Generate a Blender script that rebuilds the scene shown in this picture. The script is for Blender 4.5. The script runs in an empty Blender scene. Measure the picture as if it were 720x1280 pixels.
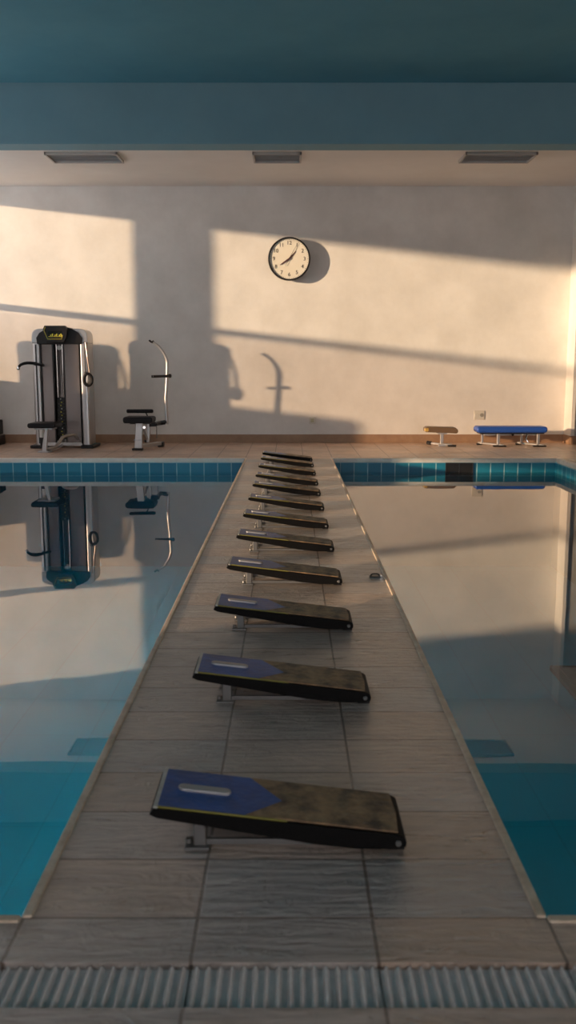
import bpy, bmesh, math, random
from mathutils import Vector, Matrix
C = bpy.context.scene.collection
random.seed(4)
# ------------------------------------------------------------------ camera
H = 1.25                        # eye height above the deck
FPX = 1150.0                    # focal length in pixels of a 720x1280 frame
PITCH = math.radians(8.99)
cd = bpy.data.cameras.new('camera'); cam = bpy.data.objects.new('camera', cd); C.objects.link(cam)
cam.location = (0, 0, H); cam.rotation_euler = (math.pi/2 - PITCH, 0, 0)
cd.sensor_fit = 'VERTICAL'; cd.sensor_height = 36; cd.lens = FPX/1280*36
cd.shift_x = -2/1280
cd.dof.use_dof = True; cd.dof.focus_distance = 8.0; cd.dof.aperture_fstop = 4.0
cd.clip_start = 0.05
bpy.context.scene.camera = cam
# ------------------------------------------------------------------ world, sun
w = bpy.data.worlds.new('world'); bpy.context.scene.world = w; w.use_nodes = True
bg = w.node_tree.nodes['Background']; bg.inputs[0].default_value = (0.71, 0.68, 0.71, 1); bg.inputs[1].default_value = 3.9
SUN_AZ = math.radians(64.1)
sd = bpy.data.lights.new('sun', 'SUN'); sun = bpy.data.objects.new('sun', sd); C.objects.link(sun)
sd.energy = 7.3; sd.color = (1.0, 0.71, 0.45); sd.angle = math.radians(1.2)
sdir = Vector((math.sin(SUN_AZ), math.cos(SUN_AZ), -0.101))
sun.rotation_euler = sdir.to_track_quat('-Z', 'Y').to_euler()
vs = bpy.context.scene.view_settings
vs.view_transform = 'Standard'; vs.look = 'None'; vs.gamma = 1; vs.use_curve_mapping = False; vs.exposure = 0.0
# ------------------------------------------------------------------ geometry helpers
def at(px, py, Y):
    """world point seen at a pixel of the photograph, at depth Y"""
    z = H - Y*math.tan(PITCH + math.atan((py-640)/FPX))
    return ((px-362)*(Y*math.cos(PITCH)+(H-z)*math.sin(PITCH))/FPX, Y, z)
class MB:
    def __init__(s): s.b = bmesh.new()
    def box(s, x0, x1, y0, y1, z0, z1, m=None):
        v = [s.b.verts.new(Vector((x, y, z)) if m is None else m @ Vector((x, y, z)))
             for x in (x0, x1) for y in (y0, y1) for z in (z0, z1)]
        for f in ((0,1,3,2),(4,6,7,5),(0,4,5,1),(2,3,7,6),(0,2,6,4),(1,5,7,3)): s.b.faces.new([v[i] for i in f])
        return s
    def prism(s, pts, y0, y1, axis='y'):
        """closed polygon pts (a,b) swept along an axis"""
        def P(a, b, t): return {'y': (a, t, b), 'x': (t, a, b), 'z': (a, b, t)}[axis]
        A = [s.b.verts.new(P(a, b, y0)) for a, b in pts]; B = [s.b.verts.new(P(a, b, y1)) for a, b in pts]
        n = len(pts)
        s.b.faces.new(A); s.b.faces.new(B[::-1])
        for i in range(n): s.b.faces.new((A[i], B[i], B[(i+1) % n], A[(i+1) % n]))
        return s
    def tube(s, pts, r, n=12, smooth=0, closed=False, cap=True):
        pts = [Vector(p) for p in pts]
        rs = list(r) if isinstance(r, (list, tuple)) else [r]*len(pts)
        if smooth:
            q, qr = [], []
            m = len(pts)
            for i in range(m-1):
                p0, p1, p2, p3 = pts[max(i-1,0)], pts[i], pts[i+1], pts[min(i+2,m-1)]
                for k in range(smooth):
                    t = k/smooth
                    q.append(.5*((2*p1)+(p2-p0)*t+(2*p0-5*p1+4*p2-p3)*t*t+(3*p1-p0-3*p2+p3)*t**3))
                    qr.append(rs[i]*(1-t)+rs[i+1]*t)
            q.append(pts[-1]); qr.append(rs[-1]); pts, rs = q, qr
        m = len(pts); rings = []
        ref = Vector((0,1,0))
        d0 = (pts[1]-pts[0]).normalized()
        if abs(d0.dot(ref)) > .9: ref = Vector((1,0,0))
        for i, p in enumerate(pts):
            a = pts[(i-1) % m] if (closed or i) else p
            b = pts[(i+1) % m] if (closed or i < m-1) else p
            d = (b-a).normalized()
            u = (ref - d*ref.dot(d)).normalized(); v = d.cross(u); ref = u
            rings.append([s.b.verts.new(p + rs[i]*(math.cos(2*math.pi*k/n)*u + math.sin(2*math.pi*k/n)*v)) for k in range(n)])
        rng = range(m) if closed else range(m-1)
        for i in rng:
            A, B = rings[i], rings[(i+1) % m]
            for k in range(n): s.b.faces.new((A[k], A[(k+1) % n], B[(k+1) % n], B[k]))
        if cap and not closed: s.b.faces.new(rings[0][::-1]); s.b.faces.new(rings[-1])
        return s
    def lathe(s, prof, c=(0,0,0), axis='y', n=64):
        """profile (r, h) turned about an axis through c"""
        def P(r, h, a):
            if axis == 'y': return (c[0]+r*math.cos(a), c[1]+h, c[2]+r*math.sin(a))
            if axis == 'x': return (c[0]+h, c[1]+r*math.cos(a), c[2]+r*math.sin(a))
            return (c[0]+r*math.cos(a), c[1]+r*math.sin(a), c[2]+h)
        rings = []
        for r, h in prof:
            if r < 1e-6: rings.append([s.b.verts.new(P(0, h, 0))])
            else: rings.append([s.b.verts.new(P(r, h, 2*math.pi*k/n)) for k in range(n)])
        for A, B in zip(rings, rings[1:]):
            for k in range(n):
                k2 = (k+1) % n
                if len(A) == 1 and len(B) == 1: continue
                if len(A) == 1: s.b.faces.new((A[0], B[k], B[k2]))
                elif len(B) == 1: s.b.faces.new((A[k], B[0], A[k2]))
                else: s.b.faces.new((A[k], B[k], B[k2], A[k2]))
        return s
    def build(s, name, mat, parent=None, bevel=0, smooth=False, kind=None, seg=2, recenter=True):
        bmesh.ops.recalc_face_normals(s.b, faces=s.b.faces)
        me = bpy.data.meshes.new(name); s.b.to_mesh(me); s.b.free()
        o = bpy.data.objects.new(name, me); C.objects.link(o); me.materials.append(mat)
        if bevel:
            b = o.modifiers.new('bevel', 'BEVEL'); b.width = bevel; b.segments = seg; b.limit_method = 'ANGLE'; b.angle_limit = math.radians(40)
        if smooth or bevel:
            for p in me.polygons: p.use_smooth = True
            if hasattr(me, 'set_sharp_from_angle'): me.set_sharp_from_angle(angle=math.radians(35 if smooth else 25))
            if bevel:
                b.harden_normals = True
        if parent: o.parent = parent
        if kind: o['kind'] = kind
        return o
def rrect(x0, x1, z0, z1, r, n=6):
    pts = []
    for cx, cz, a0 in ((x1-r, z1-r, 0), (x0+r, z1-r, 90), (x0+r, z0+r, 180), (x1-r, z0+r, 270)):
        for k in range(n+1):
            a = math.radians(a0 + 90*k/n); pts.append((cx+r*math.cos(a), cz+r*math.sin(a)))
    return pts
def tag(o, label, cat, group=None, kind=None):
    o['label'] = label; o['category'] = cat
    if group: o['group'] = group
    if kind: o['kind'] = kind
    return o
def thing(name, label, cat, loc, rz=0, group=None):
    o = bpy.data.objects.new(name, None); C.objects.link(o); o.location = loc; o.rotation_euler = (0, 0, rz)
    o.empty_display_size = .1
    return tag(o, label, cat, group)
def kids(o): return [c for c in bpy.data.objects if c.parent == o]
def copy_tree(o, parent=None):
    c = o.copy(); C.objects.link(c)
    if parent: c.parent = parent
    for k in kids(o): copy_tree(k, c)
    return c
# ------------------------------------------------------------------ materials
def mat(name, col=(.5,.5,.5), rough=.5, metal=0, spec=.5, bump=None, var=None, emit=None, coat=0):
    """plain procedural material: bump=(scale, strength), var=(scale, second colour, amount)"""
    m = bpy.data.materials.new(name); m.use_nodes = True; nt = m.node_tree; N = nt.nodes; L = nt.links
    b = N['Principled BSDF']; b.inputs['Base Color'].default_value = (*col, 1); b.inputs['Roughness'].default_value = rough
    b.inputs['Metallic'].default_value = metal; b.inputs['Specular IOR Level'].default_value = spec
    b.inputs['Coat Weight'].default_value = coat
    tc = N.new('ShaderNodeTexCoord')
    if var:
        n = N.new('ShaderNodeTexNoise'); n.inputs['Scale'].default_value = var[0]; n.inputs['Detail'].default_value = 6; n.inputs['Roughness'].default_value = .62
        r = N.new('ShaderNodeValToRGB'); r.color_ramp.elements[0].position = .35; r.color_ramp.elements[1].position = .68
        mx = N.new('ShaderNodeMixRGB'); mx.inputs[1].default_value = (*col, 1); mx.inputs[2].default_value = (*var[1], 1)
        mu = N.new('ShaderNodeMath'); mu.operation = 'MULTIPLY'; mu.inputs[1].default_value = var[2]
        L.new(tc.outputs['Object'], n.inputs['Vector']); L.new(n.outputs[0], r.inputs[0]); L.new(r.outputs[0], mu.inputs[0])
        L.new(mu.outputs[0], mx.inputs[0]); L.new(mx.outputs[0], b.inputs['Base Color'])
    if bump:
        n = N.new('ShaderNodeTexNoise'); n.inputs['Scale'].default_value = bump[0]; n.inputs['Detail'].default_value = 5
        bp = N.new('ShaderNodeBump'); bp.inputs['Strength'].default_value = bump[1]; bp.inputs['Distance'].default_value = .01
        L.new(tc.outputs['Object'], n.inputs['Vector']); L.new(n.outputs[0], bp.inputs['Height']); L.new(bp.outputs[0], b.inputs['Normal'])
    if emit:
        b.inputs['Emission Color'].default_value = (*emit[0], 1); b.inputs['Emission Strength'].default_value = emit[1]
    return m
def plaster(name, a, b2, bump=.25):
    m = mat(name, a, .85, bump=(9, bump), var=(1.3, b2, 1.0)); m.node_tree.nodes['Principled BSDF'].inputs['Specular IOR Level'].default_value = .25
    return m
M = {}
M['wall'] = plaster('wall_plaster', (.80,.765,.72), (.68,.645,.60))
M['ceiling'] = plaster('bay_ceiling_paint', (.80,.76,.72), (.75,.71,.67), .08)
M['blue_ceiling'] = plaster('blue_grey_ceiling_paint', (.12,.31,.39), (.10,.28,.36), .05)
M['beam'] = plaster('blue_grey_beam_paint', (.21,.36,.42), (.19,.33,.39), .05)
M['base'] = mat('brown_skirting', (.36,.22,.13), .5, var=(6, (.26,.15,.09), .8))
M['white_trim'] = mat('white_trim', (.8,.78,.74), .5)
def floor_mat(name, c1, c2):
    m = bpy.data.materials.new(name); m.use_nodes = True; nt = m.node_tree; N = nt.nodes; L = nt.links
    b = N['Principled BSDF']; b.inputs['Specular IOR Level'].default_value = .8; b.inputs['Coat Weight'].default_value = .9; b.inputs['Coat Roughness'].default_value = .26; b.inputs['Coat IOR'].default_value = 1.75; tc = N.new('ShaderNodeTexCoord')
    mp = N.new('ShaderNodeMapping'); mp.inputs['Location'].default_value = (.61+40*.4, -1.94+40*.255, 0); L.new(tc.outputs['Object'], mp.inputs[0])
    br = N.new('ShaderNodeTexBrick'); br.offset = 0; br.offset_frequency = 1; br.squash = 1
    for k, v in (('Scale', 1), ('Mortar Size', .0045), ('Mortar Smooth', .25), ('Brick Width', .4), ('Row Height', .255), ('Bias', 0)): br.inputs[k].default_value = v
    br.inputs['Color1'].default_value = (*c1,1); br.inputs['Color2'].default_value = (*c2,1); br.inputs['Mortar'].default_value = (.14,.09,.06,1)
    L.new(mp.outputs[0], br.inputs['Vector'])
    # wavy grain
    m2 = N.new('ShaderNodeMapping'); m2.inputs['Scale'].default_value = (1.6, 9, 1); L.new(tc.outputs['Object'], m2.inputs[0])
    no = N.new('ShaderNodeTexNoise'); no.inputs['Scale'].default_value = 2.2; no.inputs['Detail'].default_value = 8; no.inputs['Roughness'].default_value = .7; no.inputs['Distortion'].default_value = 1.6
    L.new(m2.outputs[0], no.inputs['Vector'])
    wv = N.new('ShaderNodeTexWave'); wv.wave_type = 'BANDS'; wv.bands_direction = 'Y'; wv.inputs['Scale'].default_value = 9; wv.inputs['Distortion'].default_value = 9; wv.inputs['Detail'].default_value = 4; wv.inputs['Detail Scale'].default_value = 1.2
    m3 = N.new('ShaderNodeMapping'); m3.inputs['Scale'].default_value = (.35, 1, 1); L.new(tc.outputs['Object'], m3.inputs[0]); L.new(m3.outputs[0], wv.inputs['Vector'])
    big = N.new('ShaderNodeTexNoise'); big.inputs['Scale'].default_value = 1.7; big.inputs['Detail'].default_value = 5; L.new(tc.outputs['Object'], big.inputs['Vector'])
    r1 = N.new('ShaderNodeMapRange'); r1.inputs[1].default_value = .3; r1.inputs[2].default_value = .7; r1.inputs[3].default_value = .62; r1.inputs[4].default_value = 1.25; L.new(no.outputs[0], r1.inputs[0])
    r2 = N.new('ShaderNodeMapRange'); r2.inputs[1].default_value = .3; r2.inputs[2].default_value = .7; r2.inputs[3].default_value = .76; r2.inputs[4].default_value = 1.18; L.new(big.outputs[0], r2.inputs[0])
    mu = N.new('ShaderNodeMath'); mu.operation = 'MULTIPLY'; L.new(r1.outputs[0], mu.inputs[0]); L.new(r2.outputs[0], mu.inputs[1])
    mc = N.new('ShaderNodeVectorMath'); mc.operation = 'SCALE'; L.new(br.outputs['Color'], mc.inputs[0]); L.new(mu.outputs[0], mc.inputs['Scale'])
    L.new(mc.outputs[0], b.inputs['Base Color'])
    rr = N.new('ShaderNodeMapRange'); rr.inputs[1].default_value = .3; rr.inputs[2].default_value = .7; rr.inputs[3].default_value = .24; rr.inputs[4].default_value = .42; L.new(no.outputs[0], rr.inputs[0]); L.new(rr.outputs[0], b.inputs['Roughness'])
    h = N.new('ShaderNodeMath'); h.operation = 'MULTIPLY_ADD'; h.inputs[1].default_value = .12; L.new(wv.outputs[0], h.inputs[0]); L.new(no.outputs[0], h.inputs[2])
    fn = N.new('ShaderNodeTexNoise'); fn.inputs['Scale'].default_value = 13; fn.inputs['Detail'].default_value = 5; fn.inputs['Roughness'].default_value = .6; fn.inputs['Distortion'].default_value = 1.2; L.new(tc.outputs['Object'], fn.inputs['Vector'])
    h3 = N.new('ShaderNodeMath'); h3.operation = 'MULTIPLY_ADD'; h3.inputs[1].default_value = .8; L.new(fn.outputs[0], h3.inputs[0]); L.new(h.outputs[0], h3.inputs[2])
    h2 = N.new('ShaderNodeMath'); h2.operation = 'MULTIPLY_ADD'; h2.inputs[1].default_value = -1.5; L.new(br.outputs['Fac'], h2.inputs[0]); L.new(h3.outputs[0], h2.inputs[2])
    bp = N.new('ShaderNodeBump'); bp.inputs['Strength'].default_value = 1; bp.inputs['Distance'].default_value = .024; L.new(h2.outputs[0], bp.inputs['Height']); L.new(bp.outputs[0], b.inputs['Normal']); L.new(bp.outputs[0], b.inputs['Coat Normal'])
    return m
M['floor'] = floor_mat('wood_grain_floor_tile', (.53,.38,.285), (.42,.385,.36))
M['bay_floor'] = floor_mat('terracotta_deck_tile', (.72,.45,.30), (.66,.43,.30))
def tile_mat(name, c1, c2, mortar, wd, ht, rot, off=(0,0,0), rough=.15, ms=.004):
    m = bpy.data.materials.new(name); m.use_nodes = True; nt = m.node_tree; N = nt.nodes; L = nt.links
    b = N['Principled BSDF']; tc = N.new('ShaderNodeTexCoord')
    sx = N.new('ShaderNodeSeparateXYZ'); L.new(tc.outputs['Object'], sx.inputs[0])
    cx = N.new('ShaderNodeCombineXYZ')
    if rot == 'wall':      # x+y along the wall, z up
        ad = N.new('ShaderNodeMath'); L.new(sx.outputs[0], ad.inputs[0]); L.new(sx.outputs[1], ad.inputs[1]); L.new(ad.outputs[0], cx.inputs[0]); L.new(sx.outputs[2], cx.inputs[1])
    else:
        L.new(sx.outputs[0], cx.inputs[0]); L.new(sx.outputs[1], cx.inputs[1])
    mp = N.new('ShaderNodeMapping'); mp.inputs['Location'].default_value = off; L.new(cx.outputs[0], mp.inputs[0])
    br = N.new('ShaderNodeTexBrick'); br.offset = 0; br.offset_frequency = 1; br.squash = 1
    for k, v in (('Scale', 1), ('Mortar Size', ms), ('Mortar Smooth', .2), ('Brick Width', wd), ('Row Height', ht), ('Bias', 0)): br.inputs[k].default_value = v
    br.inputs['Color1'].default_value = (*c1, 1); br.inputs['Color2'].default_value = (*c2, 1); br.inputs['Mortar'].default_value = (*mortar, 1)
    L.new(mp.outputs[0], br.inputs['Vector']); L.new(br.outputs['Color'], b.inputs['Base Color']); b.inputs['Roughness'].default_value = rough
    bp = N.new('ShaderNodeBump'); bp.invert = True; bp.inputs['Strength'].default_value = .5; bp.inputs['Distance'].default_value = .003; L.new(br.outputs['Fac'], bp.inputs['Height']); L.new(bp.outputs[0], b.inputs['Normal'])
    return m
M['pool_wall'] = tile_mat('blue_pool_wall_tile', (.008,.17,.28), (.012,.22,.33), (.30,.50,.56), .187, .187, 'wall', (.187*40+.03, .187*40+.05, 0), .4, .007)
M['pool_paint'] = mat('smooth_blue_pool_paint', (.012,.16,.24), .5)
M['pool_floor'] = tile_mat('turquoise_pool_floor', (.04,.58,.70), (.04,.60,.72), (.035,.52,.64), .62, 1.4, 'floor', (20.1, 20, 0), .4, .008)
def water_mat():
    m = bpy.data.materials.new('still_pool_water'); m.use_nodes = True; nt = m.node_tree; N = nt.nodes; L = nt.links
    N.remove(N['Principled BSDF']); out = N['Material Output']
    fr = N.new('ShaderNodeFresnel'); fr.inputs['IOR'].default_value = 3.0
    tr = N.new('ShaderNodeBsdfTransparent'); tr.inputs[0].default_value = (.35,.97,1,1)
    gl = N.new('ShaderNodeBsdfGlossy'); gl.inputs['Roughness'].default_value = .012; gl.inputs['Color'].default_value = (1,.99,.97,1)
    mx = N.new('ShaderNodeMixShader'); L.new(fr.outputs[0], mx.inputs[0]); L.new(tr.outputs[0], mx.inputs[1]); L.new(gl.outputs[0], mx.inputs[2]); L.new(mx.outputs[0], out.inputs[0])
    tc = N.new('ShaderNodeTexCoord'); n = N.new('ShaderNodeTexNoise'); n.inputs['Scale'].default_value = 1.1; n.inputs['Detail'].default_value = 2
    L.new(tc.outputs['Object'], n.inputs['Vector'])
    bp = N.new('ShaderNodeBump'); bp.inputs['Strength'].default_value = .06; bp.inputs['Distance'].default_value = .02
    L.new(n.outputs[0], bp.inputs['Height']); L.new(bp.outputs[0], gl.inputs['Normal'])
    return m
M['water'] = water_mat()
def glass_mat(name, col):
    m = bpy.data.materials.new(name); m.use_nodes = True; nt = m.node_tree; N = nt.nodes; L = nt.links
    N.remove(N['Principled BSDF']); out = N['Material Output']
    tr = N.new('ShaderNodeBsdfTransparent'); tr.inputs[0].default_value = (*col, 1)
    gl = N.new('ShaderNodeBsdfGlossy'); gl.inputs['Roughness'].default_value = .02
    mx = N.new('ShaderNodeMixShader'); mx.inputs[0].default_value = .06; L.new(tr.outputs[0], mx.inputs[1]); L.new(gl.outputs[0], mx.inputs[2]); L.new(mx.outputs[0], out.inputs[0])
    return m
M['glass'] = glass_mat('clear_glass', (.97,.98,.98)); M['tint_glass'] = glass_mat('tinted_lower_glass', (.82,.80,.78))
M['coping'] = mat('sandy_coping_trim', (.72,.58,.44), .45, bump=(60, .5), var=(14, (.50,.36,.25), .9))
M['pale_coping'] = mat('pale_coping_stone', (.80,.76,.70), .5, bump=(50, .3), var=(8, (.66,.60,.54), .8))
M['grate'] = mat('grey_ribbed_grate', (.84,.77,.74), .5, bump=(220, .5), var=(30, (.60,.54,.51), .7))
M['black'] = mat('black_vinyl', (.008,.007,.008), .5, spec=.25, bump=(200, .15))
M['black_plastic'] = mat('black_plastic', (.012,.011,.011), .4, spec=.3)
M['steel'] = mat('brushed_silver', (.50,.48,.47), .34, .75, bump=(120, .05))
M['grey_steel'] = mat('grey_painted_steel', (.42,.41,.41), .38, .5)
M['chrome'] = mat('chrome', (.75,.73,.70), .14, 1)
M['smoke'] = mat('smoked_grey_panel', (.24,.20,.185), .25, .6)
M['gold'] = mat('olive_gold_trim', (.42,.36,.05), .4, .3)
M['screen'] = mat('dark_screen', (.01,.012,.01), .12)
M['yellow_mark'] = mat('yellow_print', (.72,.62,.05), .5, emit=((.8,.7,.05), .12))
M['white_mark'] = mat('white_print', (.75,.75,.72), .5)
M['blue_vinyl'] = mat('blue_vinyl', (.02,.09,.42), .38, bump=(160, .12))
M['tan_vinyl'] = mat('brown_tan_vinyl', (.17,.105,.055), .42, bump=(160, .15))
M['gold_vinyl'] = mat('gold_pad_end', (.62,.40,.10), .35)
M['outlet'] = mat('cream_outlet_plastic', (.62,.58,.50), .4)
M['outlet_dark'] = mat('outlet_socket_grey', (.30,.28,.24), .5)
M['brass'] = mat('brass_olive_plate', (.42,.38,.24), .4, .3)
M['dial'] = mat('cream_dial', (.80,.74,.62), .55)
M['ink'] = mat('dark_numeral_ink', (.03,.025,.03), .6)
M['hand'] = mat('dark_red_brown_hand', (.09,.03,.03), .5)
M['vent'] = mat('grey_vent_louver', (.50,.50,.51), .5)
M['vent_frame'] = mat('grey_vent_frame', (.44,.42,.40), .5)
M['submerged'] = mat('dark_submerged_cover', (.05,.03,.03), .6)
M['grey_panel'] = plaster('grey_recess_paint', (.40,.39,.37), (.36,.35,.33), .05)
M['dark_metal'] = mat('dark_worn_metal', (.05,.05,.05), .4, .7)
# worn block top: weathered tan grip
M['block_side'] = mat('black_block_side', (.004,.0035,.0035), .55, spec=.12, bump=(90, .2))
M['block_grip'] = mat('worn_tan_grip', (.36,.225,.115), .62, bump=(40, .9), var=(15, (.06,.038,.025), 1.0))
M['block_steel'] = mat('dull_block_steel', (.17,.165,.16), .4, .6, bump=(90, .1))
M['block_blue'] = mat('worn_blue_panel', (.006,.085,.36), .42, bump=(60, .25), var=(16, (.015,.055,.18), .9))
M['block_yellow'] = mat('faded_yellow_line', (.20,.18,.03), .5)
M['block_white'] = mat('worn_white_edge', (.55,.54,.50), .4, var=(30, (.35,.33,.30), .7))

# ------------------------------------------------------------------ room shell
XL, XR, YB, YF = -6.0, 6.0, 15.3, -7.0
ZC, ZN = 4.09, 4.76            # bay ceiling, near ceiling
BY0, BY1, BZ = 12.22, 12.57, 4.03
PXL, PXR = -.61, .585          # walkway edges
PY0, PY1 = 1.94, 12.57         # pool near and far edges
RX, LX = 3.66, -5.2            # outer pool sides
DZ = -.18                      # slab underside
f = MB()
G0, G1 = 1.64, 1.78            # grate channel
f.box(XL, XR, YF, G0, DZ, 0); f.box(XL, XR, G1, PY0, DZ, 0); f.box(XL, XR, G0, G1, DZ, -.035)
f.box(PXL, PXR, PY0, PY1, DZ, 0)                           # walkway between the pools
f.box(RX, XR, PY0, PY1, DZ, 0); f.box(XL, LX, PY0, PY1, DZ, 0)
f.build('floor', M['floor'], kind='structure')
MB().box(XL, XR, PY1, YB, DZ, 0).build('floor', M['bay_floor'], kind='structure')     # far deck, warmer tiles
for x0, x1 in ((LX, PXL), (PXR, RX)):
    b = MB(); t = .02; zb = -1.5
    b.b.free(); e = .003
    for q in ((x0+t, x1-t, PY1-t, PY1-e), (x0+t, x1-t, PY0+e, PY0+t), (x0+e, x0+t, PY0+e, PY1-e), (x1-t, x1-e, PY0+e, PY1-e)):
        MB().box(*q, -.237, -.05).build('pool_wall', M['pool_wall'], kind='structure')
        MB().box(*q, zb, -.237).build('pool_wall', M['pool_paint'], kind='structure')
    MB().box(x0-t, x1+t, PY0-t, PY1+t, zb-.05, zb).build('pool_floor', M['pool_floor'], kind='structure')
    wt = MB(); v = [wt.b.verts.new(p) for p in ((x0+t, PY0+t, -.185), (x1-t, PY0+t, -.185), (x1-t, PY1-t, -.185), (x0+t, PY1-t, -.185))]; wt.b.faces.new(v)
    o = wt.build('pool_water', M['water'])
    tag(o, 'still blue-green water filling the %s pool' % ('left' if x0 < 0 else 'right'), 'water', kind='stuff')
# coping trims (rounded nosing over the pool edge)
def coping(name, x0, x1, y0, y1, m):
    MB().box(x0, x1, y0, y1, -.05, .006).build(name, m, bevel=.006, kind='structure')
cw = .019
coping('trim_1', PXL-.006, PXL+cw, PY0, PY1, M['coping']); coping('trim_2', PXR-cw, PXR+.006, PY0, PY1, M['coping'])
coping('trim_3', LX, PXL+cw, PY1-.006, PY1+.05, M['pale_coping']); coping('trim_4', PXR-cw, RX+.0, PY1-.006, PY1+.05, M['pale_coping'])
coping('trim_5', RX-.006, RX+.09, PY0, PY1+.05, M['pale_coping']); coping('trim_6', LX-.05, LX+.006, PY0, PY1+.05, M['pale_coping'])
coping('trim_7', LX, PXL-.006, PY0-.02, PY0+.006, M['coping']); coping('trim_8', PXR+.006, RX, PY0-.02, PY0+.006, M['coping'])
# walls
T = .2
MB().box(XL-T, XR+T, YB, YB+T, -.2, 5).build('wall_back', M['wall'], kind='structure')
MB().box(XR, XR+T, YF, YB, -.2, 5).build('wall_right', M['wall'], kind='structure')
W = [(13.52, 15.0), (9.4, 12.98)]; WZ0, WZ1, TR = 1.13, 4.0, 2.36
W3 = (1.5, 8.9, .36, .92)        # low window added in the unseen wall to let sun onto the walkway
lw = MB()
ys = [YF, 9.4, 9.4, 12.98, 13.52, 15.0, YB]
lw.box(XL-T, XL, YF, W3[0], -.2, 5); lw.box(XL-T, XL, W3[1], 9.4, -.2, 5); lw.box(XL-T, XL, *W3[:2], -.2, W3[2]); lw.box(XL-T, XL, *W3[:2], W3[3], 5); lw.box(XL-T, XL, 12.98, 13.52, -.2, 5); lw.box(XL-T, XL, 15.0, YB, -.2, 5)
lw.box(XL-T, XL, 13.52, 15.0, -.2, WZ0); lw.box(XL-T, XL, 11.8, 12.98, -.2, WZ0); lw.box(XL-T, XL, 9.4, 11.8, -.2, .72)
for a, b in W: lw.box(XL-T, XL, a, b, WZ1, 5)
lw.build('wall_left', M['wall'], kind='structure')
for i, (a, b) in enumerate(W):
    fr = MB(); x0, x1 = XL-.12, XL-.06
    fr.box(x0, x1, a, b, TR-.055, TR+.055)
    fr.box(x0, x1, a, a+.04, WZ0, WZ1); fr.box(x0, x1, b-.04, b, WZ0, WZ1); fr.box(x0, x1, a if i == 0 else 11.8, b, WZ0, WZ0+.04);
    if i: fr.box(x0, x1, a, 11.8, .72, .76); fr.box(x0, x1, a, a+.04, .72, WZ0)
    fr.box(x0, x1, a, b, WZ1-.04, WZ1)
    o = fr.build('window_%d' % (i+1), M['white_trim'], kind='structure')
    MB().box(XL-.095, XL-.085, a+.04, b-.04, TR+.075, WZ1-.04).build('upper_pane', M['glass'], o)
    MB().box(XL-.095, XL-.085, a+.04, b-.04, WZ0+.04 if i == 0 else .76, TR-.075).build('lower_pane', M['tint_glass'], o)
fr = MB(); x0, x1 = XL-.12, XL-.06  # frame and pane of the added low window
for k in range(6):
    y = W3[0]+.02+(W3[1]-W3[0]-.04)*k/5; fr.box(x0, x1, y-.02, y+.02, W3[2], W3[3])
fr.box(x0, x1, W3[0], W3[1], W3[2], W3[2]+.03); fr.box(x0, x1, W3[0], W3[1], W3[3]-.03, W3[3])
o = fr.build('window_4', M['white_trim'], kind='structure')
MB().box(XL-.095, XL-.085, W3[0]+.04, W3[1]-.04, W3[2]+.03, W3[3]-.03).build('pane', M['glass'], o)
# front wall behind the camera; wide framed opening added to bring in daylight
fw = MB(); gx0, gx1, gz0, gz1 = -4.5, 5.0, .4, 3.6
fw.box(XL-T, gx0, YF-T, YF, -.2, 5); fw.box(gx1, XR+T, YF-T, YF, -.2, 5); fw.box(gx0, gx1, YF-T, YF, -.2, gz0); fw.box(gx0, gx1, YF-T, YF, gz1, 5)
fw.build('wall_front', M['wall'], kind='structure')
fr = MB()
for k in range(6):
    x = gx0 + (gx1-gx0)*k/5; fr.box(x-.04, x+.04, YF-.14, YF-.06, gz0, gz1)
fr.box(gx0, gx1, YF-.14, YF-.06, gz0, gz0+.06); fr.box(gx0, gx1, YF-.14, YF-.06, gz1-.06, gz1)
fr.build('window_3', M['white_trim'], kind='structure')
# ceilings and beam
MB().box(XL-T, XR+T, BY1, YB+T, ZC, ZC+.2).build('ceiling', M['ceiling'], kind='structure')
MB().box(XL-T, XR+T, YF-T, BY0, ZN, ZN+.2).build('ceiling', M['blue_ceiling'], kind='structure')
MB().box(XL, XR, BY0, BY1, BZ, 5.0).build('trim_9', M['beam'], kind='structure')
# pillar in the right corner with recessed grey panel
PX = 4.55
p = MB(); p.box(PX, PX+.055, 14.9, YB, 0, ZC); p.box(PX+.055, XR, 14.95, YB, 0, ZC); p.box(PX+.055, XR, 14.9, 14.95, 3.38, ZC)
p.build('wall_pillar', M['wall'], kind='structure')
MB().box(PX+.055, XR, 14.945, 14.95, .0, 3.38).build('trim_10', M['grey_panel'], kind='structure').location.y = -.006
# baseboards
MB().box(XL, PX, YB-.015, YB, 0, .135).build('baseboard_back', M['base'], kind='structure', bevel=.003)
b = MB(); b.box(PX-.015, PX, 14.885, YB-.016, 0, .14); b.box(PX, XR, 14.885, 14.9, 0, .14)
b.build('baseboard_right', M['base'], kind='structure', bevel=.003)
MB().box(XL, XL+.015, 2, YB-.02, 0, .135).build('baseboard_left', M['base'], kind='structure', bevel=.003)

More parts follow.
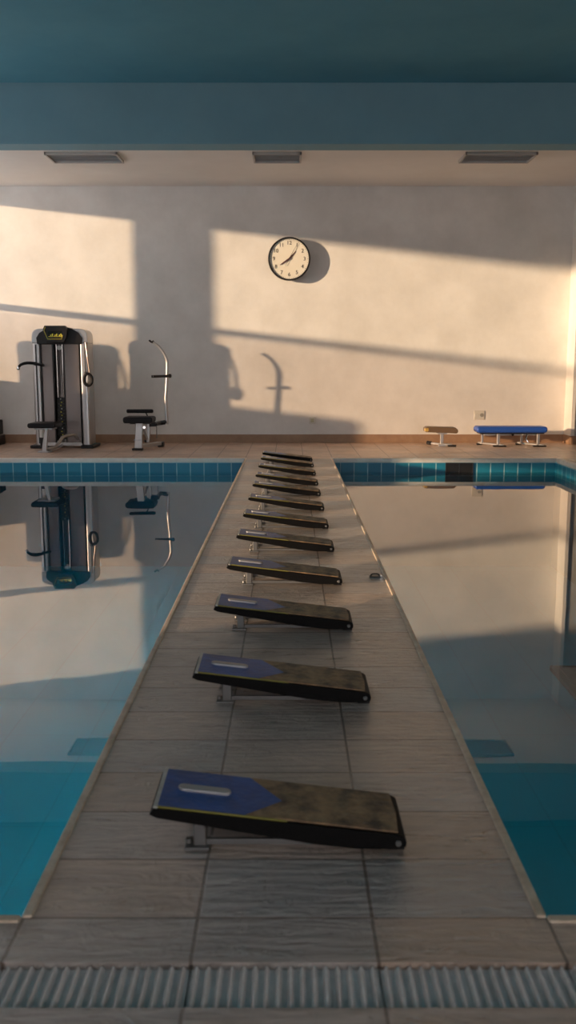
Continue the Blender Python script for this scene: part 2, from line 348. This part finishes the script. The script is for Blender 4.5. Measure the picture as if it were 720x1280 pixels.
# ------------------------------------------------------------------ added fill strips, hidden under water below the walkway edges, brightening the pools
def pool_fill_strip(x, s, label, power):
    y0, y1 = 2.4, 12.2
    t = thing('pool_light_strip', label, 'pool light', (x, y0, -.62))
    MB().box(min(0, s*.02), max(0, s*.02), 0, y1-y0, -.03, .03).build('housing', M['chrome'], t, bevel=.004)
    MB().box(min(s*.018, s*.026), max(s*.018, s*.026), .03, y1-y0-.03, -.018, .018).build('lens', M['lamp_lens'], t, bevel=.003)
    ld = bpy.data.lights.new('lamp', 'AREA'); lo = bpy.data.objects.new('lamp_light', ld); C.objects.link(lo); lo.parent = t
    ld.shape = 'RECTANGLE'; ld.size = y1-y0-.1; ld.size_y = .03; ld.energy = power; ld.color = (.1, .85, .92); lo.location = (s*.03, (y1-y0)/2, 0)
    lo.rotation_euler = (Matrix.Rotation(math.pi/2, 4, 'Z') @ Matrix.Rotation((math.pi/2 if s > 0 else -math.pi/2), 4, 'X')).to_euler()
    return t
M['lamp_lens'] = mat('lit_lamp_lens', (.6,.9,1), .3, emit=((.4,.9,1), 1))
pool_fill_strip(PXL-.021, -1, 'underwater light strip below the left coping of the walkway', 23)
pool_fill_strip(PXR+.021, 1, 'underwater light strip below the right coping of the walkway', 7)
# ------------------------------------------------------------------ floor grates (ribbed panels in the channel)
def grate_mesh():
    b = MB(); b.box(0, .396, 0, G1-G0-.006, 0, .02)
    n = 16; wd = .396/n
    for k in range(n):
        x = wd*k; ww = wd*(.62 if k % 3 else .5)
        prof = [(x+wd/2-ww/2+ww*i/6, .02+.012*math.sin(math.pi*i/6)) for i in range(7)]
        b.prism(prof, .004, G1-G0-.010)
    return b
gl = ['grey ribbed floor grate section at the left end, mostly outside the frame', 'grey ribbed floor grate section below the left third of the walkway',
      'grey ribbed floor grate section in the middle, in front of the walkway', 'grey ribbed floor grate section below the right third of the walkway',
      'grey ribbed floor grate section at the far right, mostly outside the frame']
g0 = None
for k in range(5):
    if g0 is None: o = g0 = grate_mesh().build('floor_grate', M['grate'], smooth=True)
    else: o = g0.copy(); C.objects.link(o)
    o.location = (-1.008 + .4*k, G0+.003, -.035)
    tag(o, gl[k], 'grate', 'ribbed grates across the near deck')

# ------------------------------------------------------------------ starting blocks
A = math.atan2(.08, .655)                 # tilt of the board
def block():
    t = thing('starting_block', '', 'starting block', (0,0,0))
    L0, L1, D = -.365, .305, .235
    def top(x): return .125 - (x-L0)/(L1-L0)*.080
    # wedge-shaped body: thin at the raised left end, deeper to the right
    side = [(L0+.012, top(L0)-.004), (L1-.02, top(L1)), (L1-.004, top(L1)-.008), (L1, top(L1)-.02), (L1-.002, .012), (L1-.03, .006), (L1-.13, .008), (L1-.24, .020), (L0+.02, top(L0)-.032), (L0, top(L0)-.022)]
    b = MB(); b.prism([(x, z) for x, z in side], 0, D); board = b.build('board', M['block_side'], t, bevel=.003)
    # tan grip skin on the right
    def skin(poly, name, m, th=.0035, par=None, lift=0):
        b = MB(); lo = [b.b.verts.new((x, y, top(x)-.002+lift)) for x, y in poly]; hi = [b.b.verts.new((x, y, top(x)+th+lift)) for x, y in poly]
        n = len(poly); b.b.faces.new(hi); b.b.faces.new(lo[::-1])
        for i in range(n): b.b.faces.new((lo[i], lo[(i+1) % n], hi[(i+1) % n], hi[i]))
        return b.build(name, m, par or t, bevel=.001)
    tip = -.02; sh = -.115; fm = .012
    skin([(sh, fm), (L1-.022, fm), (L1-.016, D*.5), (L1-.022, D-.006), (sh+.005, D-.006), (tip, D*.47)], 'grip_surface', M['block_grip'])
    bl = skin([(L0+.022, fm), (sh, fm), (tip, D*.47), (sh+.005, D-.006), (L0+.022, D-.006)], 'blue_panel', M['block_blue'])
    bl['label'] = 'worn blue arrow-ended panel'
    skin([(L0+.02, .004), (sh+.11, .004), (sh+.06, .009), (L0+.02, .009)], 'edge_stripe', M['block_yellow'])['label'] = 'thin faded yellow stripe'
    skin([(L0+.012, .0), (L0+.023, .0), (L0+.023, D), (L0+.012, D)], 'end_strip', M['block_white'])['label'] = 'worn white edge strip'
    # slot handle, a raised rounded bar
    b = MB(); n = 10
    pts = []
    for cx, a0 in ((-.175, -90), (-.285, 90)):
        for k in range(n+1):
            a = math.radians(a0+180*k/n); pts.append((cx+.016*math.cos(a), .118+.016*math.sin(a)))
    lo = [b.b.verts.new((x, y, top(x))) for x, y in pts]; hi = [b.b.verts.new((x, y, top(x)+.012)) for x, y in pts]
    b.b.faces.new(hi); b.b.faces.new(lo[::-1])
    for i in range(len(pts)): b.b.faces.new((lo[i], lo[(i+1) % len(pts)], hi[(i+1) % len(pts)], hi[i]))
    b.build('handle_bar', M['grey_steel'], t, bevel=.004)
    # post, foot flange and floor rail
    for y in (.018, D-.06): MB().box(-.252, -.218, y, y+.032, .0, .095).build('post', M['block_steel'], t, bevel=.004)
    for y in (.004, D-.07):
        fl = MB().box(-.275, -.21, y, y+.062, 0, .009).build('foot_flange', M['block_steel'], t, bevel=.002)
        MB().lathe([(0,.02),(.008,.02),(.009,.009)], (-.266, y+.031, 0), 'z', 12).build('bolt', M['block_steel'], fl, smooth=True)
    for y in (.022, D-.045): MB().box(-.22, .292, y, y+.014, .008, .024).build('floor_rail', M['block_steel'], t, bevel=.002)
    b = MB(); b.lathe([(0,-.005),(.006,-.005),(.008,-.003),(.008,.004)], (L1-.022, 0, .024), 'y', 20); b.build('end_bolt', M['block_steel'], t, smooth=True)
    MB().box(L1-.05, L1-.004, .01, D-.01, 0, .012).build('rubber_foot', M['black_plastic'], t, bevel=.002)
    return t
ylist = [1060, 878, 787, 731, 690, 661, 638.5, 620, 607, 594.5, 584, 577]
words = ['nearest', 'second nearest', 'third nearest', 'fourth nearest', 'fifth nearest', 'sixth nearest', 'seventh nearest', 'fifth farthest', 'fourth farthest', 'third farthest', 'second farthest', 'farthest']
extra = ['large, blue panel fully visible', 'blue arrow panel clear', 'silver bar on its faded blue end',
         'beside the small dark floor fitting', 'thin post under left end', 'black side and pale bluish end', 'small, black edge with pale top',
         'small and mostly black from here', 'small thin black wedge', 'thin black wedge near the far end', 'thin dark wedge just before the last', 'last one before the deck']
b0 = block()
for i, y in enumerate(ylist):
    o = b0 if i == 0 else copy_tree(b0)
    Y = H/math.tan(PITCH + math.atan((y-640)/FPX))
    o.location = (0, Y-.02, 0)
    o['label'] = '%s low black starting block on the walkway, %s' % (words[i], extra[i]); o['group'] = 'row of starting blocks along the walkway'
# small dark fitting on the walkway edge
t = thing('floor_cleat', 'small dark metal fitting lying at the right edge of the walkway', 'fitting', (.515, H/math.tan(PITCH+math.atan((721-640)/FPX)), 0))
MB().box(-.035, .03, -.02, .02, 0, .006).build('base_plate', M['dark_metal'], t, bevel=.002)
MB().tube([(-.028,0,.006),(-.02,0,.016),(0,0,.018),(.018,0,.016),(.026,0,.006)], .0045, 8, smooth=4).build('loop', M['dark_metal'], t, smooth=True)
MB().box(.026, .042, -.008, .008, 0, .010).build('hinge', M['chrome'], t, bevel=.002)

# ------------------------------------------------------------------ cable machine
def cable_machine():
    t = thing('cable_machine', 'tall silver and smoked-grey cable weight machine with yellow-marked display', 'exercise machine', (-3.51, 14.26, 0))
    D = .42
    # silver frame: inverted U with rounded shoulders
    def arch(xo, zt, zs, n=8):
        pts = []
        for k in range(n+1):
            a = math.pi/2*k/n; pts.append((.20 + (xo-.20)*max(0,math.cos(a))**.5, zs + (zt-zs)*math.sin(a)**.5))
        return pts
    outer = [(.425, .05)] + arch(.425, 1.835, 1.64); inner = [(.30, .05)] + arch(.30, 1.70, 1.50)
    R = outer + [(0, 1.845)] + [(-x, z) for x, z in outer[::-1]]
    for sgn, nm in ((-1, 'side_column'), (1, 'side_column')):
        xs = sorted((sgn*.425, sgn*.30)); b = MB()
        b.prism(rrect(xs[0], xs[1], 0, D, .035, 5), .05, 1.6, 'z'); b.build(nm, M['steel'], t, smooth=True)
        xi = sorted((sgn*.30, sgn*.285)); MB().box(xi[0], xi[1], -.005, D-.02, .07, 1.6).build('column_trim', M['black_plastic'], t, bevel=.003)
        x3 = sorted((sgn*.375, sgn*.355)); MB().box(x3[0], x3[1], -.004, .02, .07, 1.58).build('column_groove', M['black_plastic'] if sgn < 0 else M['grey_steel'], t)
    sh = [(.427, 1.60)] + arch(.427, 1.82, 1.62, 14) + [(.20, 1.60)]
    for sgn in (-1, 1):
        pts = [(sgn*x, z) for x, z in sh]; b = MB(); b.prism(pts, 0, D); b.build('shoulder_cap', M['steel'], t, bevel=.012)
    hd = [(-.34,1.585), (-.35,1.68), (-.30,1.755), (-.20,1.815), (-.1,1.845), (.1,1.845), (.20,1.815), (.30,1.755), (.35,1.68), (.34,1.585)]
    MB().prism(hd, -.02, D-.03).build('head_cover', M['black_plastic'], t, bevel=.01)
    # display housing
    dp = [(-.17,1.61), (-.215,1.70), (-.225,1.80), (-.20,1.86), (.115,1.86), (.145,1.80), (.135,1.70), (.09,1.61)]
    dsp = MB().prism(dp, -.09, .0).build('display', M['black_plastic'], t, bevel=.008)
    b = MB(); b.tube([(-.18,-.094,1.84),(-.205,-.094,1.79),(-.165,-.094,1.69),(-.155,-.094,1.66),(.06,-.094,1.66),(.075,-.094,1.72)], .006, 8); b.build('display_rim', M['gold'], dsp)
    MB().box(-.155, .075, -.094, -.088, 1.69, 1.78).build('screen', M['screen'], dsp, bevel=.003)
    b = MB(); random.seed(2)
    for k, x in enumerate((-.11, -.085, -.045, -.02, .02, .045)):
        b.box(x, x+.014, -.0955, -.094, 1.705, 1.705+(.034 if k % 2 else .02))
    b.box(-.14, .06, -.0955, -.094, 1.694, 1.699); b.build('screen_marks', M['yellow_mark'], dsp)['label'] = 'small yellow screen marks'
    # panels and centre channel
    MB().box(-.285, -.115, .02, .035, .08, 1.585).build('front_panel', M['smoke'], t, bevel=.004)
    MB().box(.055, .285, .02, .035, .08, 1.585).build('front_panel', M['smoke'], t, bevel=.004)
    MB().box(-.115, .055, .16, .18, .08, 1.585).build('channel_back', M['smoke'], t)
    MB().box(-.30, .30, D-.05, D-.03, .08, 1.585).build('rear_panel', M['black_plastic'], t)
    for x in (-.112, .052): MB().box(x-.009, x+.009, .005, .05, .08, 1.59).build('channel_edge', M['black_plastic'], t, bevel=.002)
    for x in (-.075, .018): MB().tube([(x,.09,.08),(x,.09,1.585)], .008, 10).build('guide_rod', M['chrome'], t, smooth=True)
    MB().tube([(-.03,.09,.82),(-.03,.09,1.56)], .004, 8).build('cable', M['black_plastic'], t)
    b = MB(); b.lathe([(0,-.012),(.035,-.012),(.04,0),(.035,.012),(0,.012)], (-.03,.09,1.535), 'y', 24); b.build('pulley', M['white_trim'], t, smooth=True)
    st = None
    for k in range(13):
        z = .13+.05*k; pl = MB().box(-.085, .028, .05, .13, z, z+.045).build('weight_plate', M['black_plastic'], t, bevel=.004)
        MB().box(-.034 + .012*(k % 2), -.020+.012*(k % 2), .0485, .0505, z+.018, z+.028).build('plate_mark', M['yellow_mark'] if k % 3 else M['white_mark'], pl)
    # base
    MB().box(-.30, .30, .0, .06, .03, .085).build('base_bar', M['steel'], t, bevel=.008)
    MB().box(-.30, .30, D-.1, D-.04, .03, .085).build('base_bar', M['steel'], t, bevel=.008)
    for s in (-1, 1):
        xs = sorted((s*.29, s*.49)); MB().box(xs[0], xs[1], -.10, D+.03, 0, .05).build('base_foot', M['black_plastic'], t, bevel=.012)
    # curved handle on the left, with hinge
    MB().tube([(-.25,-.02,1.265),(-.34,-.03,1.285),(-.42,-.05,1.30),(-.50,-.09,1.30),(-.57,-.12,1.275),(-.605,-.13,1.235)], [.020,.022,.023,.023,.021,.020], 12, smooth=4).build('handle_arm', M['black'], t, smooth=True)
    MB().tube([(-.36,-.03,1.287),(-.385,-.035,1.292)], .028, 16).build('arm_collar', M['black_plastic'], t)
    b = MB(); b.lathe([(0,-.03),(.02,-.028),(.028,0),(.02,.028),(0,.03)], (-.607,-.13,1.225), 'z', 16); b.build('handle_knob', M['chrome'], t, smooth=True)
    # strap with ring grip on the right
    MB().tube([(.385,-.01,1.62),(.388,-.03,1.40),(.392,-.035,1.16)], .008, 8).build('strap', M['black'], t)
    MB().tube([(.40,-.01,1.61),(.425,-.03,1.40),(.452,-.035,1.16)], .012, 8).build('strap', M['smoke'], t)
    cx, cz = .425, 1.05
    MB().tube([(cx+.062*math.cos(a), -.035, cz+.088*math.sin(a)) for a in [2*math.pi*k/28 for k in range(28)]], .023, 10, closed=True).build('ring_grip', M['black'], t, smooth=True)
    MB().tube([(cx-.015,-.035,cz-.045),(cx-.005,-.035,cz+.08)], .012, 10).build('ring_clip', M['white_mark'], t, smooth=True)
    MB().tube([(.385,-.035,1.12),(.392,-.035,1.17)], .02, 10).build('strap_buckle', M['black_plastic'], t)
    # seat in front
    sx, sy = -.105, -.73
    MB().prism(rrect(sx-.205, sx+.205, .36, .435, .034, 6), sy-.12, sy+.34).build('seat', M['black'], t, bevel=.02, seg=3)
    MB().box(sx-.12, sx+.14, sy-.05, sy+.25, .335, .362).build('seat_bracket', M['grey_steel'], t, bevel=.004)
    b = MB(); pr = [(sx+.03, .34), (sx-.005, .18), (sx-.03, .02), (sx+.04, .02), (sx+.055, .18), (sx+.075, .34)]
    b.prism(pr, sy-.035, sy+.035); b.build('seat_post', M['steel'], t, bevel=.008)
    MB().box(sx-.08, sx+.09, sy-.06, sy+.10, 0, .022).build('seat_foot', M['grey_steel'], t, bevel=.005)
    MB().tube([(sx-.09, sy+.25, .34), (sx-.09, sy+.25, .20)], .035, 16).build('seat_adjuster', M['white_mark'], t, smooth=True)
    MB().tube([(sx-.09, sy+.25, .20), (sx-.09, sy+.25, .05)], .032, 16).build('adjuster_sleeve', M['black_plastic'], t, smooth=True)
    MB().tube([(sx+.01, sy+.03, .05), (sx+.10, sy+.15, .055), (sx+.155, sy+.27, .12), (sx+.20, sy+.38, .20), (sx+.32, sy+.56, .215), (sx+.33, -.0, .14)], .024, 12, smooth=4).build('connecting_pipe', M['steel'], t, smooth=True)
    MB().tube([(sx+.02, sy+.08, .035), (sx+.08, -.05, .035), (sx+.08, .02, .045)], .022, 10).build('floor_tube', M['grey_steel'], t, smooth=True)
    return t
cm = cable_machine()
cm2 = copy_tree(cm); cm2.location = (-5.42, 14.22, 0); cm2['label'] = 'second cable machine standing outside the frame on the left, casting the round-shouldered shadow'
cm['group'] = cm2['group'] = 'cable weight machines by the back wall'

# ------------------------------------------------------------------ seated pull machine with curved pole
def pull_machine():
    t = thing('pulldown_machine', 'silver seated exercise machine with black pads and tall curved pole', 'exercise machine', (-2.20, 13.86, 0))
    X = lambda px: (px-362)/82.6 + 2.20
    Z = lambda py: (458-py)/82.6 + 1.25
    MB().prism(rrect(X(156.4), X(192.8), Z(527.3), Z(519.6), .035, 6), -.10, .30).build('seat', M['black'], t, bevel=.02, seg=3)
    MB().tube([(X(160.5),-.02,Z(512.6)),(X(161.5),-.02,Z(512.6)),(X(192),-.02,Z(512.6)),(X(193.4),-.02,Z(512.6))], [.02,.029,.029,.02], 16).build('thigh_pad', M['black'], t, smooth=True)
    MB().tube([(X(181),.0,Z(512.6)),(X(181),.16,Z(513.5)),(X(183),.24,Z(520)),(X(186),.24,Z(527))], .010, 8).build('pad_bracket', M['dark_metal'], t, smooth=True)
    MB().box(X(164), X(189), -.02, .27, .395, .42).build('seat_bracket', M['dark_metal'], t, bevel=.004)
    fr = [(X(171), .41), (X(170.2), .22), (X(168.8), .03), (X(178.5), .03), (X(179), .22), (X(180), .41)]
    MB().prism(fr, -.03, .04).build('front_post', M['steel'], t, bevel=.008)
    MB().box(X(168.8)-.004, X(178.5)+.004, -.036, .046, .145, .165).build('post_collar', M['grey_steel'], t, bevel=.003)
    rp = [(X(183), .41), (X(182), .2), (X(181.4), .10), (X(185), .10), (X(186), .2), (X(186.4), .41)]
    MB().prism(rp, .16, .23).build('rear_post', M['steel'], t, bevel=.006)
    MB().tube([(X(180),.05,.30),(X(183),.15,.16)], .014, 10).build('brace', M['grey_steel'], t, smooth=True)
    MB().tube([(X(181),.04,.34),(X(181.5),-.01,.345)], .02, 12).build('adjust_knob', M['chrome'], t, smooth=True)
    MB().tube([(X(180.5),.10,.135),(X(182.5),.02,.135)], .018, 12).build('pivot_knob', M['black_plastic'], t, smooth=True)
    b = MB(); mtx = Matrix.Translation((X(175), .0, 0)) @ Matrix.Rotation(math.atan2(-(X(195)-X(175)), .62), 4, 'Z')
    b.box(-.035, .035, 0, .62, .03, .085, mtx); b.build('base_bar', M['steel'], t, bevel=.006)
    MB().box(X(166.2), X(179.5), -.06, .04, 0, .035).build('front_foot', M['black_plastic'], t, bevel=.01)
    MB().box(X(190.5), X(198), .58, .74, 0, .075).build('rear_foot', M['black_plastic'], t, bevel=.012)
    MB().tube([(X(194.2),.22,.16),(X(194.2),.22,.40)], .008, 8).build('drop_rod', M['chrome'], t, smooth=True)
    MB().prism([(X(186), .345), (X(186), .40), (X(196), .395), (X(195), .35)], .13, .27).build('arm_mount', M['black_plastic'], t, bevel=.006)
    q = 82.6/79.4; XP = lambda px: (px-362)/79.4 + 2.20
    P = lambda px, z: (XP(px), .60, 1.25+(z-1.25)*q)
    MB().tube([(X(192), .20, .385), P(200, .405), P(209.5, .425)], [.03, .034, .036], 10).build('pole_arm', M['dark_metal'], t, smooth=True)
    MB().tube([P(209.2,.39),P(208.8,.62),P(208.6,.78),P(210.2,1.0),P(211,1.2),P(211,1.33),P(207.5,1.44),P(201.5,1.54),P(194.5,1.605)],
              [.027,.025,.024,.024,.024,.023,.021,.019,.017], 14, smooth=5).build('curved_pole', M['steel'], t, smooth=True)
    MB().tube([P(195.5,1.595),P(192,1.61),P(189.5,1.635)], .015, 10).build('pole_hook', M['black_plastic'], t, smooth=True)
    MB().tube([P(193,1.605),P(195.2,1.625)], .015, 10).build('pole_hook', M['black_plastic'], t, smooth=True)
    hx = lambda px, py, dy=-.035: (XP(px), .60+dy, 1.25+(458-py)/79.4)
    MB().tube([hx(192,470.3),hx(215,469.6)], .021, 14).build('handle_bar', M['black'], t, smooth=True)
    MB().lathe([(0,-.03),(.028,-.02),(.032,0),(.028,.02),(0,.03)], hx(214.5,469.5), 'x', 16).build('handle_end', M['black_plastic'], t, smooth=True)
    MB().tube([hx(193.6,470.2),hx(194.6,470.2)], .024, 14).build('handle_band', M['chrome'], t, smooth=True)
    return t
pull_machine()
# low black padded box cut by the left frame edge
t = thing('padded_box', 'low black padded box cut off by the left edge of the frame, by the wall', 'exercise box', (-4.835, 14.74, 0))
MB().box(-.22, .19, 0, .30, 0, .16).build('base', M['black_plastic'], t, bevel=.01)
MB().box(-.20, .172, .02, .28, .16, .40).build('pad', M['black'], t, bevel=.02)
MB().box(-.20, .176, .015, .285, .158, .17).build('trim_strip', M['chrome'], t)

# ------------------------------------------------------------------ small stool and blue bench
def X8(px): return (px-362)/79.3
t = thing('exercise_stool', 'small brown padded stool with gold-tinted end on a silver post', 'stool', (X8(554), 14.52, 0))
x0, x1 = X8(531.5)-X8(554), X8(573)-X8(554)
MB().prism([(x0, .235), (x0+.02, .225), (x1-.02, .205), (x1, .225), (x1-.005, .265), (x1-.05, .30), (x0+.04, .31), (x0, .29)], 0, .24).build('seat_pad', M['tan_vinyl'], t, bevel=.018, seg=3)
MB().prism([(x0-.004, .24), (x0+.035, .232), (x0+.06, .25), (x0+.05, .295), (x0+.0, .285)], -.004, .10).build('pad_end', M['gold_vinyl'], t, bevel=.008)
MB().box(-.07, .07, .05, .2, .19, .222).build('pad_bracket', M['grey_steel'], t, bevel=.004)
MB().box(-.028, .022, .08, .13, .03, .2).build('post', M['steel'], t, bevel=.006)
MB().tube([(x0+.10, .22, .035), (-.02, .10, .03), (x1-.09, .02, .022)], .02, 10).build('base_bar', M['steel'], t, smooth=True)
MB().tube([(x0+.07, .24, .045), (x0+.13, .20, .036)], .032, 10).build('base_foot', M['black_plastic'], t, smooth=True)
MB().box(x1-.16, x1-.03, -.02, .05, 0, .025).build('base_foot', M['black_plastic'], t, bevel=.006)
MB().box(-.06, .06, .05, .15, 0, .03).build('base_plate', M['steel'], t, bevel=.004)
t = thing('exercise_bench', 'low flat bench with blue padded top and silver legs beside the right pillar', 'bench', (X8(640), 14.52, 0))
bx = lambda px: X8(px)-X8(640)
MB().prism(rrect(bx(596), bx(684.5), .215, .315, .045, 6), -.02, .30).build('bench_pad', M['blue_vinyl'], t, bevel=.03, seg=3)
MB().box(bx(600), bx(681), .02, .26, .195, .218).build('pad_board', M['black_plastic'], t, bevel=.004)
MB().box(bx(607), bx(676), .12, .16, .165, .198).build('under_bar', M['steel'], t, bevel=.004)
for a, b_ in ((607.5, 623.5), (657.5, 673.5)):
    MB().box(bx(b_)-.023, bx(b_)+.023, .0, .045, .02, .20).build('leg', M['steel'], t, bevel=.005)
    MB().box(bx(a)-.018, bx(a)+.018, .25, .285, .03, .20).build('leg', M['steel'], t, bevel=.005)
    MB().tube([(bx(a)-.05, .32, .032), (bx(a)+.03, .25, .030), (bx(b_), .022, .024), (bx(b_)+.08, -.02, .02)], .018, 10).build('foot_bar', M['steel'], t, smooth=True)
    MB().box(bx(b_)-.09, bx(b_)+.12, -.045, .02, 0, .022).build('rubber_foot', M['black_plastic'], t, bevel=.006)
    MB().box(bx(a)-.08, bx(a)+.01, .29, .35, 0, .028).build('rubber_foot', M['black_plastic'], t, bevel=.006)
MB().tube([(bx(660), .03, .19), (bx(658), .01, .12), (bx(661), .0, .06)], .012, 8).build('adjust_pin', M['chrome'], t, smooth=True)
MB().tube([(bx(641), .02, .19), (bx(641), -.01, .185)], .018, 12).build('knob', M['black_plastic'], t, smooth=True)

# ------------------------------------------------------------------ wall clock
cx, cy, cz = at(361.5, 323.5, 15.16)
t = thing('wall_clock', 'round white wall clock with thin black rim high on the back wall', 'clock', (cx, 15.16, cz))
R = .338
MB().lathe([(0,.135),(R-.05,.135),(R-.02,.11),(R,.06),(R,-.01),(R-.006,-.02),(R-.022,-.02),(R-.026,-.005),(R-.026,.004)], (0,0,0), 'y', 72).build('case', M['black_plastic'], t, smooth=True)
d = MB().lathe([(0,.0),(R-.024,.0),(R-.024,.02),(0,.02)], (0,0,0), 'y', 72).build('dial', M['dial'], t)
for h in range(1, 13):
    cu = bpy.data.curves.new('numeral', 'FONT'); cu.body = str(h); cu.size = .085; cu.align_x = 'CENTER'; cu.align_y = 'CENTER'; cu.extrude = .001; cu.resolution_u = 3
    tmp = bpy.data.objects.new('tmp', cu); C.objects.link(tmp)
    me = bpy.data.meshes.new_from_object(tmp.evaluated_get(bpy.context.evaluated_depsgraph_get())); bpy.data.objects.remove(tmp)
    me.materials.clear(); me.materials.append(M['ink'])
    o = bpy.data.objects.new('numeral', me); C.objects.link(o); o.parent = d
    a = math.radians(30*h); o.location = (.245*math.sin(a), -.002, .245*math.cos(a)); o.rotation_euler = (math.pi/2, 0, 0)
b = MB()
for k in range(60):
    a = math.radians(6*k); m_ = Matrix.Rotation(a, 4, 'Y'); wd = .0035 if k % 5 == 0 else .0015
    b.box(-wd, wd, -.002, .001, .293, .305, m_)
b.build('minute_marks', M['ink'], d)
def hand(name, deg, ln, back, wd, y, m):
    mt = Matrix.Rotation(math.radians(deg), 4, 'Y'); b = MB()
    pts = [(-wd*.5, -back), (wd*.5, -back), (wd, ln*.12), (wd*.35, ln), (-wd*.35, ln), (-wd, ln*.12)]
    lo = [b.b.verts.new(mt @ Vector((x, y, z))) for x, z in pts]; hi = [b.b.verts.new(mt @ Vector((x, y+.003, z))) for x, z in pts]
    b.b.faces.new(lo); b.b.faces.new(hi[::-1])
    for i in range(6): b.b.faces.new((lo[i], lo[(i+1) % 6], hi[(i+1) % 6], hi[i]))
    b.build(name, m, t)
hand('hour_hand', 42, .155, .03, .014, -.008, M['hand']); hand('minute_hand', 237, .175, .04, .013, -.0125, M['hand']); hand('second_hand', 29, .27, .13, .0035, -.017, M['ink'])
MB().lathe([(0,-.024),(.012,-.022),(.014,0)], (0,0,0), 'y', 20).build('hand_pin', M['hand'], t, smooth=True)

# ------------------------------------------------------------------ outlets
def outlet(px, py, w_, h_, label, m, double):
    x, y, z = at(px, py, YB); t = thing('wall_outlet', label, 'wall outlet', (x, YB-.012, z))
    MB().box(-w_/2, w_/2, 0, .012, -h_/2, h_/2).build('cover_plate', m, t, bevel=.004)
    if double:
        for s in (-1, 1): MB().lathe([(0,-.003),(.03,-.003),(.034,.002)], (s*.042,0,0), 'y', 24).build('socket', M['outlet_dark'] if s > 0 else M['outlet'], t, smooth=True)
    else: MB().box(-.028, .028, -.004, .002, -.03, .032).build('rocker', M['brass'], t, bevel=.003)
outlet(599, 518.8, .17, .145, 'cream double outlet on the back wall above the blue bench', M['outlet'], True)
outlet(390.5, 525.5, .105, .11, 'small single brass outlet low on the back wall below the clock', M['outlet'], False)

# ------------------------------------------------------------------ ceiling vents
def vent(x0, x1, label):
    y0, y1 = 12.92, 13.46; cx = (x0+x1)/2; hw = (x1-x0)/2
    t = thing('ceiling_vent', label, 'ceiling vent', (cx, y0, ZC), group='grey vents in the bay ceiling'); d = y1-y0
    MB().box(-hw+.02, hw-.02, .02, d-.02, -.012, 0).build('backing', M['vent'], t)
    b = MB(); b.box(-hw, hw, 0, .022, -.04, 0); b.box(-hw, hw, d-.03, d, -.04, 0); b.box(-hw, -hw+.025, 0, d, -.04, 0); b.box(hw-.025, hw, 0, d, -.04, 0)
    b.build('frame', M['vent_frame'], t, bevel=.003)
    n = 7
    for k in range(n):
        yy = .05+(d-.10)*k/(n-1); m_ = Matrix.Translation((0, yy, -.02)) @ Matrix.Rotation(math.radians(10), 4, 'X')
        MB().box(-hw+.027, hw-.027, -.026, .026, -.002, .002, m_).build('slat', M['vent'], t)
vent(-3.29, -2.31, 'wide grey ceiling vent at the left, above the weight machine side')
vent(-.50, .16, 'short grey ceiling vent in the middle, above the clock')
vent(2.36, 3.33, 'wide grey ceiling vent at the right, nearest the right pillar')

# ------------------------------------------------------------------ skimmer opening in the right pool wall, submerged cover
t = thing('pool_skimmer', 'black skimmer opening set in the blue tiles of the right pool', 'skimmer', (2.325, PY1-.018, 0))
MB().box(-.18, .18, -.012, -.002, -.20, -.055).build('flap', M['black_plastic'], t)
b = MB(); b.box(-.19, .19, -.018, 0, -.062, -.052); b.box(-.19, -.178, -.018, 0, -.21, -.052); b.box(.178, .19, -.018, 0, -.21, -.052); b.box(-.006, .006, -.018, 0, -.21, -.052); b.box(-.19, .19, -.018, 0, -.215, -.205)
b.build('frame', M['dark_metal'], t)
t = thing('drain_cover', 'dark rectangular submerged cover on the floor of the right pool', 'drain cover', (2.38, 7.1, -1.5))
MB().box(0, .9, -1.0, 1.0, 0, .05).build('cover', M['submerged'], t, bevel=.01)
b = MB()
for k in range(8): b.box(.06+.1*k, .10+.1*k, -.9, .9, .05, .06)
b.build('ribs', M['submerged'], t)
